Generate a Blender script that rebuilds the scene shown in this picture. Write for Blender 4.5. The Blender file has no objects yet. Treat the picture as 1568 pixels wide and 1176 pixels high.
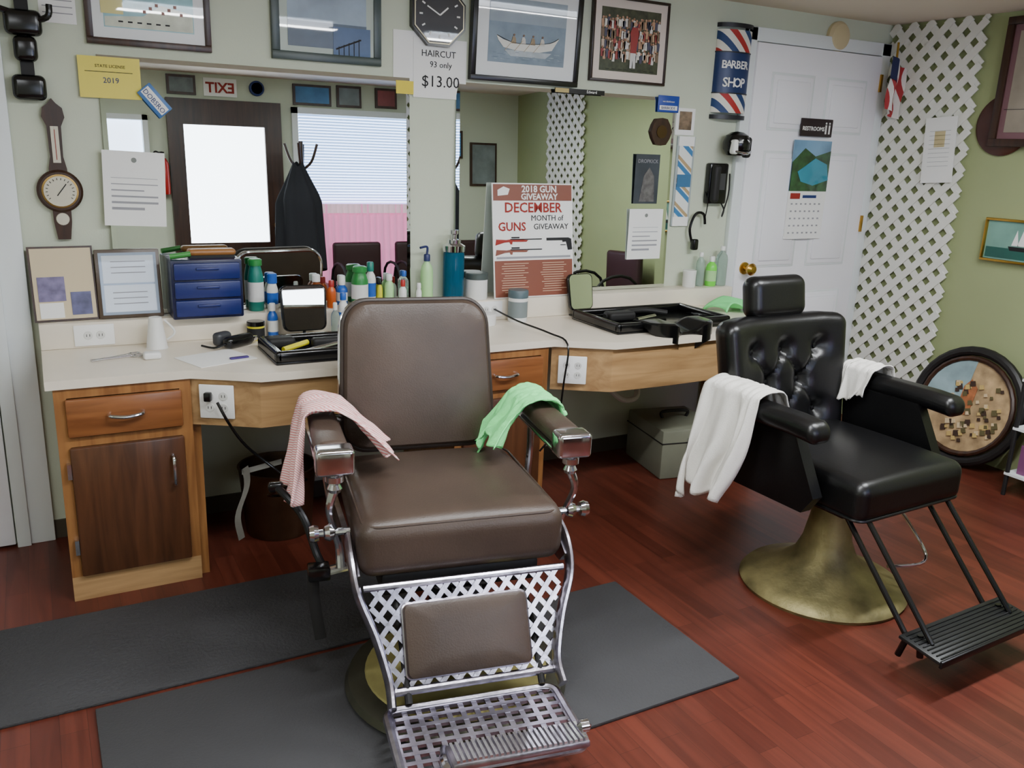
import bpy, bmesh, random
from math import *
from mathutils import Vector, Matrix, noise
random.seed(4)
S=bpy.context.scene
# ---------------------------------------------------------------- materials
def srgb(c):
    o=[]
    for v in c:
        v=v/255.0
        o.append(v/12.92 if v<=0.04045 else ((v+0.055)/1.055)**2.4)
    return (o[0],o[1],o[2],1)
MC={}
def M(name,c,r=.5,m=0,var=0,vs=8,coat=0,bump=0,bs=60,em=0,trans=0,stretch=None,spec=None,sample=True):
    if name in MC: return MC[name]
    mt=bpy.data.materials.new(name); mt.use_nodes=True; nt=mt.node_tree; N=nt.nodes; L=nt.links
    b=N['Principled BSDF']; c4=srgb(c)
    b.inputs['Base Color'].default_value=c4; b.inputs['Roughness'].default_value=r; b.inputs['Metallic'].default_value=m
    if coat: b.inputs['Coat Weight'].default_value=coat; b.inputs['Coat Roughness'].default_value=.02
    if trans: b.inputs['Transmission Weight'].default_value=trans; b.inputs['IOR'].default_value=1.2
    if spec is not None: b.inputs['Specular IOR Level'].default_value=spec
    if em:
        b.inputs['Emission Color'].default_value=c4; b.inputs['Emission Strength'].default_value=em
        if not sample: mt.cycles.emission_sampling='NONE'
    if var or bump:
        tc=N.new('ShaderNodeTexCoord'); mp=N.new('ShaderNodeMapping'); L.new(tc.outputs['Object'],mp.inputs[0])
        if stretch: mp.inputs['Scale'].default_value=stretch
    if var:
        n=N.new('ShaderNodeTexNoise'); n.inputs['Scale'].default_value=vs; n.inputs['Detail'].default_value=6; L.new(mp.outputs[0],n.inputs['Vector'])
        cr=N.new('ShaderNodeValToRGB'); cr.color_ramp.elements[0].position=.3; cr.color_ramp.elements[1].position=.7
        cr.color_ramp.elements[0].color=tuple(x*(1-var) for x in c4[:3])+(1,); cr.color_ramp.elements[1].color=tuple(min(1,x*(1+var*.6)) for x in c4[:3])+(1,)
        L.new(n.outputs['Fac'],cr.inputs[0]); L.new(cr.outputs[0],b.inputs['Base Color'])
    if bump:
        n2=N.new('ShaderNodeTexNoise'); n2.inputs['Scale'].default_value=bs; n2.inputs['Detail'].default_value=4; L.new(mp.outputs[0],n2.inputs['Vector'])
        bp=N.new('ShaderNodeBump'); bp.inputs['Strength'].default_value=bump; bp.inputs['Distance'].default_value=.01
        L.new(n2.outputs['Fac'],bp.inputs['Height']); L.new(bp.outputs[0],b.inputs['Normal'])
    MC[name]=mt; return mt
def stripes(name,cols,vec,r=.6):
    mt=bpy.data.materials.new(name); mt.use_nodes=True; nt=mt.node_tree; N=nt.nodes; L=nt.links; b=N['Principled BSDF']
    b.inputs['Roughness'].default_value=r
    tc=N.new('ShaderNodeTexCoord'); d=N.new('ShaderNodeVectorMath'); d.operation='DOT_PRODUCT'; d.inputs[1].default_value=vec
    L.new(tc.outputs['Object'],d.inputs[0]); f=N.new('ShaderNodeMath'); f.operation='FRACT'; L.new(d.outputs['Value'],f.inputs[0])
    cr=N.new('ShaderNodeValToRGB'); cr.color_ramp.interpolation='CONSTANT'; e=cr.color_ramp.elements
    e[0].position=0; e[0].color=srgb(cols[0][1]); e[1].position=cols[1][0]; e[1].color=srgb(cols[1][1])
    for p,c in cols[2:]:
        k=e.new(p); k.color=srgb(c)
    L.new(f.outputs[0],cr.inputs[0]); L.new(cr.outputs[0],b.inputs['Base Color']); MC[name]=mt; return mt
def woodmat(name,c1,c2,axis='z',r=.35):
    mt=bpy.data.materials.new(name); mt.use_nodes=True; nt=mt.node_tree; N=nt.nodes; L=nt.links; b=N['Principled BSDF']; b.inputs['Roughness'].default_value=r
    tc=N.new('ShaderNodeTexCoord'); mp=N.new('ShaderNodeMapping'); L.new(tc.outputs['Object'],mp.inputs[0])
    mp.inputs['Scale'].default_value={'z':(1,1,.09),'x':(.09,1,1),'y':(1,.09,1)}[axis]
    n=N.new('ShaderNodeTexNoise'); n.inputs['Scale'].default_value=30; n.inputs['Detail'].default_value=9; n.inputs['Distortion'].default_value=.8; L.new(mp.outputs[0],n.inputs['Vector'])
    cr=N.new('ShaderNodeValToRGB'); e=cr.color_ramp.elements; e[0].position=.3; e[0].color=srgb(c1); e[1].position=.7; e[1].color=srgb(c2)
    L.new(n.outputs['Fac'],cr.inputs[0]); L.new(cr.outputs[0],b.inputs['Base Color']); MC[name]=mt; return mt
# ---------------------------------------------------------------- builder
class G:
    def __init__(s,name,loc=(0,0,0),rz=0):
        s.name=name; s.loc=Vector(loc); s.rz=rz; s.bm=bmesh.new(); s.mats=[]; s.st=[Matrix.Identity(4)]
    def push(s,m): s.st.append(s.st[-1]@m)
    def pop(s): s.st.pop()
    def mi(s,m):
        if m not in s.mats: s.mats.append(m)
        return s.mats.index(m)
    def vf(s,vs,fs,mat,flat=False):
        T=s.st[-1]; k=s.mi(mat); bv=[s.bm.verts.new(T@Vector(v)) for v in vs]
        for f in fs:
            try:
                q=s.bm.faces.new([bv[i] for i in f]); q.material_index=k; q.smooth=not flat
            except ValueError: pass
    def addbm(s,t,mat):
        t.verts.index_update(); s.vf([v.co.copy() for v in t.verts],[[v.index for v in f.verts] for f in t.faces],mat); t.free()
    def box(s,x0,x1,y0,y1,z0,z1,mat,bev=0,seg=2):
        t=bmesh.new(); bmesh.ops.create_cube(t,size=1)
        for v in t.verts: v.co=Vector(((x0+x1)/2+v.co.x*(x1-x0),(y0+y1)/2+v.co.y*(y1-y0),(z0+z1)/2+v.co.z*(z1-z0)))
        if bev: bmesh.ops.bevel(t,geom=list(t.edges),offset=bev,segments=seg,profile=.5,affect='EDGES')
        s.addbm(t,mat)
    def rbox(s,c,h,r,mat,m=8,k=3,fn=None):
        def ax(H):
            rr=min(r,H*.999); a=[-H+rr*i/k for i in range(k)]
            mid=[-(H-rr)+2*(H-rr)*i/m for i in range(m+1)]
            return a+mid+[-q for q in reversed(a)]
        A=[ax(h[i]) for i in range(3)]; vs=[];idx={};fs=[]
        def vid(p):
            key=tuple(round(q,6) for q in p)
            if key in idx: return idx[key]
            inn=Vector([max(-(h[i]-min(r,h[i]*.999)),min(h[i]-min(r,h[i]*.999),p[i])) for i in range(3)])
            d=Vector(p)-inn; q=Vector(p)
            if d.length>1e-9: q=inn+d.normalized()*min(r,min(h)*.999)
            if fn: q=Vector(fn(q.x,q.y,q.z))
            idx[key]=len(vs); vs.append(q+Vector(c)); return idx[key]
        for a in range(3):
            b,cc=(a+1)%3,(a+2)%3
            for sg in (-1,1):
                for i in range(len(A[b])-1):
                    for j in range(len(A[cc])-1):
                        f=[]
                        for (ii,jj) in ((i,j),(i+1,j),(i+1,j+1),(i,j+1)):
                            p=[0,0,0]; p[a]=sg*h[a]; p[b]=A[b][ii]; p[cc]=A[cc][jj]; f.append(vid(p))
                        if sg<0: f.reverse()
                        fs.append(f)
        s.vf(vs,fs,mat)
    def lathe(s,pr,mat,c=(0,0,0),n=28,axis='z',closed=False):
        vs=[];fs=[]
        for (r,z) in pr:
            for i in range(n):
                a=2*pi*i/n; p=(max(r,1e-5)*cos(a),max(r,1e-5)*sin(a),z)
                if axis=='y': p=(p[0],-p[2],p[1])
                if axis=='x': p=(-p[2],p[0],p[1])
                vs.append(Vector(p)+Vector(c))
        for k in range(len(pr)-1):
            for i in range(n):
                j=(i+1)%n; fs.append((k*n+i,k*n+j,(k+1)*n+j,(k+1)*n+i))
        s.vf(vs,fs,mat)
        for k,rev in ((0,True),(len(pr)-1,False)):
            if pr[k][0]>1e-4:
                ring=vs[k*n:(k+1)*n]; s.vf(ring,[list(range(n))[::-1] if rev else list(range(n))],mat)
    def tube(s,pts,r,mat,n=10,closed=False,smooth=True,flat=None):
        P=[Vector(p) for p in pts]
        if smooth and len(P)>2:
            Q=[]; m=len(P); rng=range(m) if closed else range(m-1)
            for i in rng:
                p0=P[(i-1)%m] if (closed or i>0) else P[0]; p1=P[i]; p2=P[(i+1)%m]; p3=P[(i+2)%m] if (closed or i+2<m) else P[-1]
                for t in (0,.2,.4,.6,.8):
                    Q.append(.5*((2*p1)+(p2-p0)*t+(2*p0-5*p1+4*p2-p3)*t*t+(3*p1-p0-3*p2+p3)*t**3))
            if not closed: Q.append(P[-1])
            P=Q
        vs=[];fs=[];m=len(P); up=None
        for i in range(m):
            if closed: d=(P[(i+1)%m]-P[i-1])
            else: d=(P[min(i+1,m-1)]-P[max(i-1,0)])
            d.normalize()
            if up is None:
                up=Vector((0,0,1)) if abs(d.z)<.9 else Vector((1,0,0))
            sx=d.cross(up); sx.normalize(); up=sx.cross(d); up.normalize()
            rr=r(i/(m-1)) if callable(r) else r
            for j in range(n):
                a=2*pi*j/n; fa,fb=flat if flat else (1,1)
                vs.append(P[i]+sx*cos(a)*rr*fa+up*sin(a)*rr*fb)
        for i in range(m if closed else m-1):
            for j in range(n):
                q=(j+1)%n; i2=(i+1)%m; fs.append((i*n+j,i*n+q,i2*n+q,i2*n+j))
        if not closed: fs.append(list(range(n))[::-1]); fs.append([(m-1)*n+j for j in range(n)])
        s.vf(vs,fs,mat)
    def bar(s,p0,p1,w,t,nrm,mat):
        p0=Vector(p0);p1=Vector(p1);d=(p1-p0).normalized();n=Vector(nrm).normalized();b=d.cross(n)
        vs=[]
        for p in (p0,p1):
            for a,c in ((-1,-1),(1,-1),(1,1),(-1,1)): vs.append(p+b*a*w/2+n*c*t/2)
        s.vf(vs,[(0,1,2,3),(7,6,5,4),(0,4,5,1),(1,5,6,2),(2,6,7,3),(3,7,4,0)],mat,True)
    def surf(s,f,nu,nv,mat):
        vs=[Vector(f(i/nu,j/nv)) for i in range(nu+1) for j in range(nv+1)]
        fs=[(i*(nv+1)+j,(i+1)*(nv+1)+j,(i+1)*(nv+1)+j+1,i*(nv+1)+j+1) for i in range(nu) for j in range(nv)]
        s.vf(vs,fs,mat)
    def ext(s,pts,z0,z1,mat,plane='xy'):
        def P(a,b,c): return {'xy':(a,b,c),'xz':(a,c,b),'yz':(c,a,b)}[plane]
        n=len(pts); vs=[P(a,b,z0) for a,b in pts]+[P(a,b,z1) for a,b in pts]
        fs=[list(range(n)),list(range(2*n-1,n-1,-1))]+[(i,i+n,(i+1)%n+n,(i+1)%n) for i in range(n)]
        s.vf(vs,fs,mat,True)
    def pad(s,outline,rings,mat,off=(0,0,0)):
        n=len(outline); cx=sum(p[0] for p in outline)/n; cz=sum(p[1] for p in outline)/n
        vs=[]
        for sc,dp in rings:
            for a,b in outline: vs.append((cx+(a-cx)*sc+off[0],-dp+off[1],cz+(b-cz)*sc+off[2]))
        fs=[]
        for k in range(len(rings)-1):
            for i in range(n):
                j=(i+1)%n; fs.append((k*n+i,k*n+j,(k+1)*n+j,(k+1)*n+i))
        fs.append([ (len(rings)-1)*n+i for i in range(n)]); fs.append(list(range(n))[::-1])
        s.vf(vs,fs,mat)
    def text(s,txt,x,y,z,size,mat,face='-y',align='CENTER',bold=.0):
        cu=bpy.data.curves.new('tx','FONT'); cu.body=txt; cu.size=size; cu.align_x=align; cu.extrude=.0004; cu.offset=bold; cu.resolution_u=2
        o=bpy.data.objects.new('tx',cu); S.collection.objects.link(o); bpy.context.view_layer.update()
        me=bpy.data.meshes.new_from_object(o.evaluated_get(bpy.context.evaluated_depsgraph_get()))
        R=Matrix.Rotation(pi/2,4,'X')
        if face=='+y': R=Matrix.Rotation(pi,4,'Z')@R
        T=Matrix.Translation((x,y,z))@R
        s.vf([T@v.co for v in me.vertices],[list(p.vertices) for p in me.polygons],mat,True)
        bpy.data.objects.remove(o); bpy.data.meshes.remove(me)
    def done(s,sharp=35,rx=0,ry=0):
        bmesh.ops.remove_doubles(s.bm,verts=s.bm.verts,dist=1e-6)
        me=bpy.data.meshes.new(s.name); s.bm.to_mesh(me); s.bm.free()
        for m in s.mats: me.materials.append(m)
        try: me.set_sharp_from_angle(angle=radians(sharp))
        except Exception: pass
        o=bpy.data.objects.new(s.name,me); o.location=s.loc; o.rotation_euler=(rx,ry,s.rz); S.collection.objects.link(o); return o
def rrect(x0,x1,z0,z1,r,n=6,taper=0):
    o=[]
    for cx,cz,a0 in ((x1-r,z1-r,0),(x0+r,z1-r,90),(x0+r,z0+r,180),(x1-r,z0+r,270)):
        for i in range(n+1):
            a=radians(a0+90*i/n); o.append((cx+r*cos(a),cz+r*sin(a)))
    if taper:
        o=[((x0+x1)/2+(x-(x0+x1)/2)*(1-taper*(z-z0)/(z1-z0)),z) for x,z in o]
    return o
# ---------------------------------------------------------------- palette
wallm=M('wall_paint_sage',(200,207,186),.75,var=.03,vs=2,bump=.05,bs=150)
wallr=M('wall_paint_olive',(156,166,120),.75,var=.05,vs=2)
ceilm=M('ceiling_paint',(222,210,192),.9)
white=M('white_paint',(240,240,244),.42)
trimw=M('trim_white',(224,230,230),.5)
paper=M('paper_white',(238,238,235),.7)
black=M('black_plastic',(12,12,13),.2)
blackm=M('black_matte',(22,21,21),.65)
chrome=M('chrome',(215,215,220),.12,1,var=.12,vs=30)
steel=M('cast_aluminium',(190,186,198),.28,1,var=.35,vs=25,bump=.1)
brass=M('aged_brass',(146,136,92),.5,.6,var=.5,vs=9,bump=.15)
brown=M('brown_vinyl',(70,57,48),.42,var=.35,vs=4,bump=.1,bs=220)
brownd=M('brown_piping',(46,36,30),.45)
leather=M('black_leather',(11,11,12),.33,var=.2,vs=10,bump=.05,bs=180)
oak=woodmat('oak_apron',(148,114,76),(186,150,104),'x')
oakz=woodmat('oak_frame',(124,80,44),(162,114,66),'z')
walnut=woodmat('walnut_door',(60,36,22),(94,58,36),'z',.3)
walnx=woodmat('drawer_wood',(112,66,36),(148,94,54),'x',.3)
darkwood=woodmat('dark_wood',(40,24,16),(68,42,28),'z')
laminate=M('laminate_cream',(232,222,204),.32,var=.06,vs=5)
ink=M('ink_black',(20,20,22),.7); inkr=M('ink_red',(150,40,30),.7); inkb=M('ink_blue',(28,50,110),.6); inkg=M('ink_grey',(150,150,155),.7)
gold=M('gold',(190,150,70),.3,1)
mirror=M('mirror_silver',(222,228,224),.0,1)
def glossy(n,c,v=0,vs=6): return M(n,c,.4,var=v,vs=vs,coat=1)
def floormat():
    mt=bpy.data.materials.new('cherry_laminate_planks'); mt.use_nodes=True; nt=mt.node_tree; N=nt.nodes; L=nt.links; b=N['Principled BSDF']
    tc=N.new('ShaderNodeTexCoord'); mp=N.new('ShaderNodeMapping'); mp.inputs['Rotation'].default_value=(0,0,radians(90)); L.new(tc.outputs['Object'],mp.inputs[0])
    br=N.new('ShaderNodeTexBrick'); br.offset=.37; br.inputs['Scale'].default_value=1; br.inputs['Brick Width'].default_value=.42; br.inputs['Row Height'].default_value=.066
    br.inputs['Mortar Size'].default_value=.0006; br.inputs['Color1'].default_value=srgb((86,40,30)); br.inputs['Color2'].default_value=srgb((106,52,39)); br.inputs['Mortar'].default_value=srgb((62,30,22)); br.inputs['Bias'].default_value=0
    L.new(mp.outputs[0],br.inputs['Vector'])
    m2=N.new('ShaderNodeMapping'); m2.inputs['Scale'].default_value=(1,.07,1); L.new(tc.outputs['Object'],m2.inputs[0])
    n=N.new('ShaderNodeTexNoise'); n.inputs['Scale'].default_value=28; n.inputs['Detail'].default_value=7; n.inputs['Distortion'].default_value=1; L.new(m2.outputs[0],n.inputs['Vector'])
    mx=N.new('ShaderNodeMix'); mx.data_type='RGBA'; mx.blend_type='MULTIPLY'; mx.inputs['Factor'].default_value=.7
    cr=N.new('ShaderNodeValToRGB'); cr.color_ramp.elements[0].position=.3; cr.color_ramp.elements[0].color=(.55,.5,.5,1); cr.color_ramp.elements[1].position=.65; cr.color_ramp.elements[1].color=(1.1,1.05,1,1)
    L.new(n.outputs['Fac'],cr.inputs[0]); L.new(br.outputs['Color'],mx.inputs[6]); L.new(cr.outputs[0],mx.inputs[7]); L.new(mx.outputs[2],b.inputs['Base Color'])
    b.inputs['Roughness'].default_value=.36; b.inputs['Specular IOR Level'].default_value=.4; return mt
# ---------------------------------------------------------------- room
XL,XR,YF,H=-1.7,4.2,-4.2,2.2
g=G('floor'); g.box(XL-.1,XR+.1,YF-.1,.1,-.1,0,floormat()); g.done()
g=G('ceiling'); g.box(XL-.1,XR+.1,YF-.1,.1,H,H+.1,ceilm); g.done()
g=G('wall_back'); g.box(XL,XR,0,.1,0,H,wallm); g.done()
g=G('wall_right'); g.box(XR,XR+.1,YF,.1,0,H,wallr); g.done()
g=G('wall_left'); g.box(XL-.1,XL,YF,.1,0,H,wallm); g.done()
for a in ((XL,.38,0,H),(.38,.86,0,1.36),(.38,.86,1.86,H),(.86,2.0,0,H),(2.0,3.2,1.98,H),(2.0,3.2,0,.55),(3.2,XR,0,H)):
    g=G('wall_front'); g.box(a[0],a[1],YF-.1,YF,a[2],a[3],wallm); g.done()
g=G('door_front'); yd=YF+.001
g.box(1.0,1.12,yd,yd+.06,0,2.0,darkwood); g.box(1.76,1.9,yd,yd+.06,0,2.0,darkwood); g.box(1.12,1.76,yd,yd+.06,1.8,2.0,darkwood); g.box(1.12,1.76,yd,yd+.06,0,.86,darkwood)
g.box(1.12,1.76,yd+.02,yd+.03,.86,1.8,M('daylight_door_glass',(235,242,255),.2,em=10))
g.lathe([(.03,0),(.03,-.03),(.012,-.05)],gold,(1.83,yd+.06,1.0),axis='y')
g.done()
g=G('window_front')
sky=M('daylight_window',(215,228,255),.3,em=5)
g.box(2.0,3.2,YF-.09,YF-.08,.55,1.98,sky)
for a in ((2.0,2.05,.55,1.98),(3.15,3.2,.55,1.98),(2.0,3.2,1.93,1.98),(2.0,3.2,.55,.62)): g.box(a[0],a[1],YF-.06,YF+.03,a[2],a[3],trimw)
slat=M('blind_slat_glow',(180,206,235),.5,em=.7,sample=False)  # slats emit a faint glow, imitating daylight coming through the blind
for i in range(31):
    z=1.92-i*.0245; g.push(Matrix.Translation((2.6,YF+.0,z))@Matrix.Rotation(radians(28),4,'X')); g.box(-.54,.54,-.012,.012,-.001,.001,slat); g.pop()
g.done()
g=G('window_small'); g.box(.38,.86,YF-.09,YF-.08,1.36,1.86,sky)
for a in ((.38,.42,1.36,1.86),(.82,.86,1.36,1.86),(.38,.86,1.82,1.86),(.38,.86,1.36,1.40)): g.box(a[0],a[1],YF-.06,YF+.03,a[2],a[3],trimw)
g.done()
g=G('fire_extinguisher',(.94,YF+.06,1.25)); red=M('extinguisher_red',(170,25,25),.3); g.lathe([(.045,0),(.05,.01),(.05,.24),(.03,.28),(.015,.29)],red); g.lathe([(.016,.28),(.016,.31),(.022,.33),(0,.335)],black); g.tube([(.0,0,.31),(-.05,0,.33),(-.07,0,.25),(-.055,0,.12)],.007,black); g.done()
g=G('cafe_curtain'); pk=M('pink_curtain_glow',(235,150,195),.8,em=.8,sample=False)  # cloth has its own weak pink emission in place of window backlight
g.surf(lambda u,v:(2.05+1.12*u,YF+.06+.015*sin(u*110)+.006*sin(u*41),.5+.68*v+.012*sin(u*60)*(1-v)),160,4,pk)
g.surf(lambda u,v:(2.05+1.12*u,YF+.08+.012*sin(u*130),1.10+.08*v),160,2,M('curtain_header_glow',(235,200,215),.8,em=.6,sample=False))  # header strip also self-lit to look backlit
g.tube([(2.02,YF+.06,1.17),(3.18,YF+.06,1.17)],.008,chrome,smooth=False); g.done()
g=G('exit_sign'); g.box(1.3,1.56,YF,YF+.015,2.03,2.17,paper); g.text('EXIT',1.43,YF+.017,2.06,.11,inkr,'+y',bold=.003); g.done()
g=G('round_wall_clock',(1.72,YF,2.11)); g.lathe([(.06,-.0),(.06,-.03),(.05,-.035),(0,-.035)],inkb,(0,0,0),24,'y'); g.lathe([(.045,-.037),(0,-.037)],paper,(0,0,0),24,'y'); g.done()
def wallpic(name,x0,x1,z0,z1,face='+y',fc=darkwood,ac=None,w=.02):
    g=G(name); y=YF
    g.box(x0,x1,y,y+.02,z0,z1,fc); g.box(x0+w,x1-w,y+.02,y+.022,z0+w,z1-w,ac or M('art_grey',(120,130,130),.4,var=.4)); g.done()
ab=M('art_blue',(70,130,180),.4,var=.3)
wallpic('framed_photo',3.68,3.96,1.35,1.75); wallpic('framed_photo',3.4,3.6,1.6,1.85,ac=ab)
wallpic('framed_photo',2.02,2.35,2.0,2.17,ac=ab); wallpic('framed_photo',2.4,2.62,2.0,2.18); wallpic('framed_photo',2.75,2.95,2.01,2.18,ac=M('art_red',(140,70,70),.4,var=.4)); wallpic('framed_photo',1.02,1.24,2.03,2.18)
g=G('coat_rack',(1.95,-3.75,0)); 
g.tube([(0,0,.02),(0,0,1.68)],.018,darkwood,smooth=False)
for a in range(4):
    c,s_=cos(a*pi/2+.4),sin(a*pi/2+.4); g.tube([(0,0,.28),(.12*c,.12*s_,.2),(.2*c,.2*s_,.015)],.014,darkwood); g.tube([(0,0,1.45),(.08*c,.08*s_,1.52),(.13*c,.13*s_,1.66)],.011,darkwood)
def coat(u,v):
    a=2*pi*u; w=.04+.115*min(1,v*3)*(1+.35*v); fold=1+.12*sin(a*6+v*2)
    return (w*fold*cos(a)*1.0-.05,.06+w*.5*fold*sin(a),1.5-v*.85+.02*sin(a*3))
g.surf(coat,60,14,M('coat_black',(18,20,28),.85)); g.done()
def waitchair(x,y,rz):
    g=G('waiting_chair',(x,y,0),rz); cm=M('maroon_vinyl',(50,24,26),.5)
    g.rbox((0,0,.44),(.23,.23,.04),.035,cm,4); g.rbox((0,.22,.68),(.22,.03,.17),.028,cm,4)
    for sx in (-1,1):
        g.tube([(sx*.24,-.2,.01),(sx*.24,-.2,.6),(sx*.24,.16,.62),(sx*.24,.24,.01)],.012,blackm); g.tube([(sx*.22,.2,.4),(sx*.2,.235,.8)],.011,blackm,smooth=False)
    g.tube([(-.24,0,.4),(.24,0,.4)],.011,blackm,smooth=False)
    g.done()
for x in (2.5,3.08,3.66): waitchair(x,-3.84,pi)
waitchair(3.85,-2.2,-pi/2); waitchair(.3,-3.84,pi)
def fluoro(x,y,L=1.25,P=40):
    g=G('fluorescent_ceiling_light',(x,y,0)); g.box(-L/2,L/2,-.09,.09,H-.035,H-.001,trimw)
    for s_ in (-.04,.04): g.tube([(-L/2+.03,s_,H-.05),(L/2-.03,s_,H-.05)],.013,M('tube_glow',(240,246,255),.3,em=14,sample=False),smooth=False)
    g.done()
    l=bpy.data.lights.new('lamp','AREA'); l.shape='RECTANGLE'; l.size=L; l.size_y=.10; l.energy=P; l.color=(.97,.99,1)
    o=bpy.data.objects.new('fluorescent_lamp',l); o.location=(x,y,H-.075); S.collection.objects.link(o)
fluoro(2.85,-2.0,1.2,46); fluoro(1.1,-2.0,1.2,40); fluoro(-.7,-2.6,1.2,27)  # third, unseen fixture on the left is added fill for the door side
# left door
g=G('door_left')
g.box(-.98,-.17,-.035,-.002,.01,2.04,white,.003)
for x0 in (-.9,-.53):
    for z0,z1 in ((.15,.85),(.98,1.55),(1.65,1.93)): g.box(x0,x0+.3,-.043,-.034,z0,z1,white,.006)
g.lathe([(.03,0),(.03,.008),(.012,.012),(.012,.04),(.028,.05),(.03,.07),(.015,.08)],gold,(-.245,-.035,.93),axis='y')
g.done()
g=G('trim_left_door'); g.box(-.16,-.04,-.03,0,0,2.12,trimw,.004); g.box(-1.1,-.99,-.03,0,0,2.12,trimw,.004); g.box(-1.1,-.04,-.03,0,2.05,2.13,trimw,.004); g.box(-.165,-.12,-.045,0,0,2.05,trimw,.003); g.done()
g=G('door_restroom'); dx0,dx1=3.2,4.1
g.box(dx0,dx1,-.04,-.005,.01,2.03,white,.003)
for x0,x1 in ((dx0+.11,dx0+.41),(dx0+.5,dx0+.8)):
    for z0,z1 in ((.12,.78),(.92,1.52),(1.62,1.9)):
        g.box(x0,x1,-.043,-.0395,z0,z1,trimw,.002); g.box(x0+.012,x1-.012,-.046,-.0405,z0+.012,z1-.012,white,.003); g.box(x0+.035,x1-.035,-.053,-.042,z0+.035,z1-.035,white,.008)
g.lathe([(.032,0),(.032,.008),(.013,.012),(.013,.035),(.028,.045),(.032,.06),(.018,.075),(0,.077)],gold,(3.26,-.04,.92),axis='y')
for z in (.3,1.1,1.85): g.box(4.095,4.11,-.05,-.035,z,z+.09,gold)
g.done()
g=G('trim_right_door'); g.box(4.1,4.17,-.03,0,0,2.1,trimw,.004); g.box(3.14,3.2,-.03,0,0,2.1,trimw,.004); g.box(3.14,4.17,-.03,0,2.035,2.1,trimw,.004); g.done()
g=G('baseboard_back'); g.box(-.04,3.14,-.012,0,0,.07,M('baseboard_dark',(70,62,50),.6)); g.done()
g=G('restroom_sign'); g.box(3.53,3.76,-.062,-.055,1.6,1.69,M('sign_brown',(40,26,30),.4),.003); g.text('RESTROOMS',3.62,-.063,1.63,.028,paper,bold=.0006)
for x in (3.71,3.735): g.box(x-.005,x+.005,-.064,-.062,1.615,1.66,paper); g.lathe([(.005,0),(.005,.002)],paper,(x,-.062,1.669),axis='y')
g.done()
g=G('wall_calendar'); g.box(3.5,3.77,-.062,-.055,1.32,1.58,glossy('cal_sky',(110,150,180),.4)); g.ext([(3.5,1.47),(3.58,1.54),(3.66,1.50),(3.77,1.53),(3.77,1.32),(3.5,1.32)],-.0635,-.058,glossy('cal_green',(40,85,45),.6,25),'xz'); g.ext([(3.54,1.42),(3.66,1.49),(3.75,1.46),(3.77,1.38),(3.66,1.35),(3.57,1.37)],-.0655,-.06,glossy('cal_sea',(40,140,165),.2),'xz'); g.box(3.5,3.77,-.063,-.055,1.07,1.32,paper)
for i in range(7):
    for j in range(5): g.box(3.52+i*.034,3.52+i*.034+.012,-.0645,-.062,1.25-j*.038,1.258-j*.038,inkg)
g.box(3.51,3.58,-.0645,-.062,1.28,1.31,inkr); g.box(3.6,3.7,-.0645,-.062,1.285,1.3,inkb); g.done()
g=G('smoke_detector'); g.lathe([(.075,0),(.075,.02),(.06,.035),(.03,.04),(0,.04)],M('aged_plastic',(205,190,150),.5),(3.77,0,2.105),axis='y'); g.done()
def lattice(y0,y1,z0,z1):
    g=G('lattice_panel'); lm=M('lattice_white',(228,228,220),.6); p=.0735*sqrt(2); x=XR-.02
    for sgn,xx in ((1,x),(-1,x-.007)):
        n0=int((-(z1-z0)-(y1-y0))/p)-2; n1=-n0
        for k in range(n0*2,n1*2):
            c=k*p
            ya=y0; za=z0+c; yb=y1; zb=z0+sgn*(y1-y0)+c
            def cl(P,Q):
                (a,b),(c2,d)=P,Q; t0,t1=0,1
                dz=d-b
                for zz,s2 in ((z0,1),(z1,-1)):
                    q0=(b-zz)*s2; q1=(d-zz)*s2
                    if q0<0 and q1<0: return None
                    if q0<0: t0=max(t0,q0/(q0-q1))
                    if q1<0: t1=min(t1,q0/(q0-q1))
                if t1-t0<.03: return None
                return (a+(c2-a)*t0,b+dz*t0),(a+(c2-a)*t1,b+dz*t1)
            r=cl((ya,za),(yb,zb))
            if r: g.bar((xx,r[0][0],r[0][1]),(xx,r[1][0],r[1][1]),.038,.006,(1,0,0),lm)
    return g.done()
lattice(-.56,-.01,.2,H-.005); lattice(-3.6,-3.0,.2,H-.005)
# ---------------------------------------------------------------- mirrors with bevelled rim, leaning back on the ledge
def bigmirror(x0,x1):
    g=G('wall_mirror',(0,-.03,.842)); g.box(x0,x1,0,.004,0,.9,M('mirror_edge',(150,165,158),.2))
    o=[(x0,-.0006,.0),(x1,-.0006,.0),(x1,-.0006,.9),(x0,-.0006,.9)]; b=.016; i=[(x0+b,-.0032,b),(x1-b,-.0032,b),(x1-b,-.0032,.9-b),(x0+b,-.0032,.9-b)]
    g.vf(i,[(0,1,2,3)],mirror,True)
    for k in range(4): g.vf([o[k],o[(k+1)%4],i[(k+1)%4],i[k]],[(0,1,2,3)],mirror,True)
    return g.done(sharp=1,rx=-radians(1.6))
bigmirror(.24,1.384); bigmirror(1.592,2.745)
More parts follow.
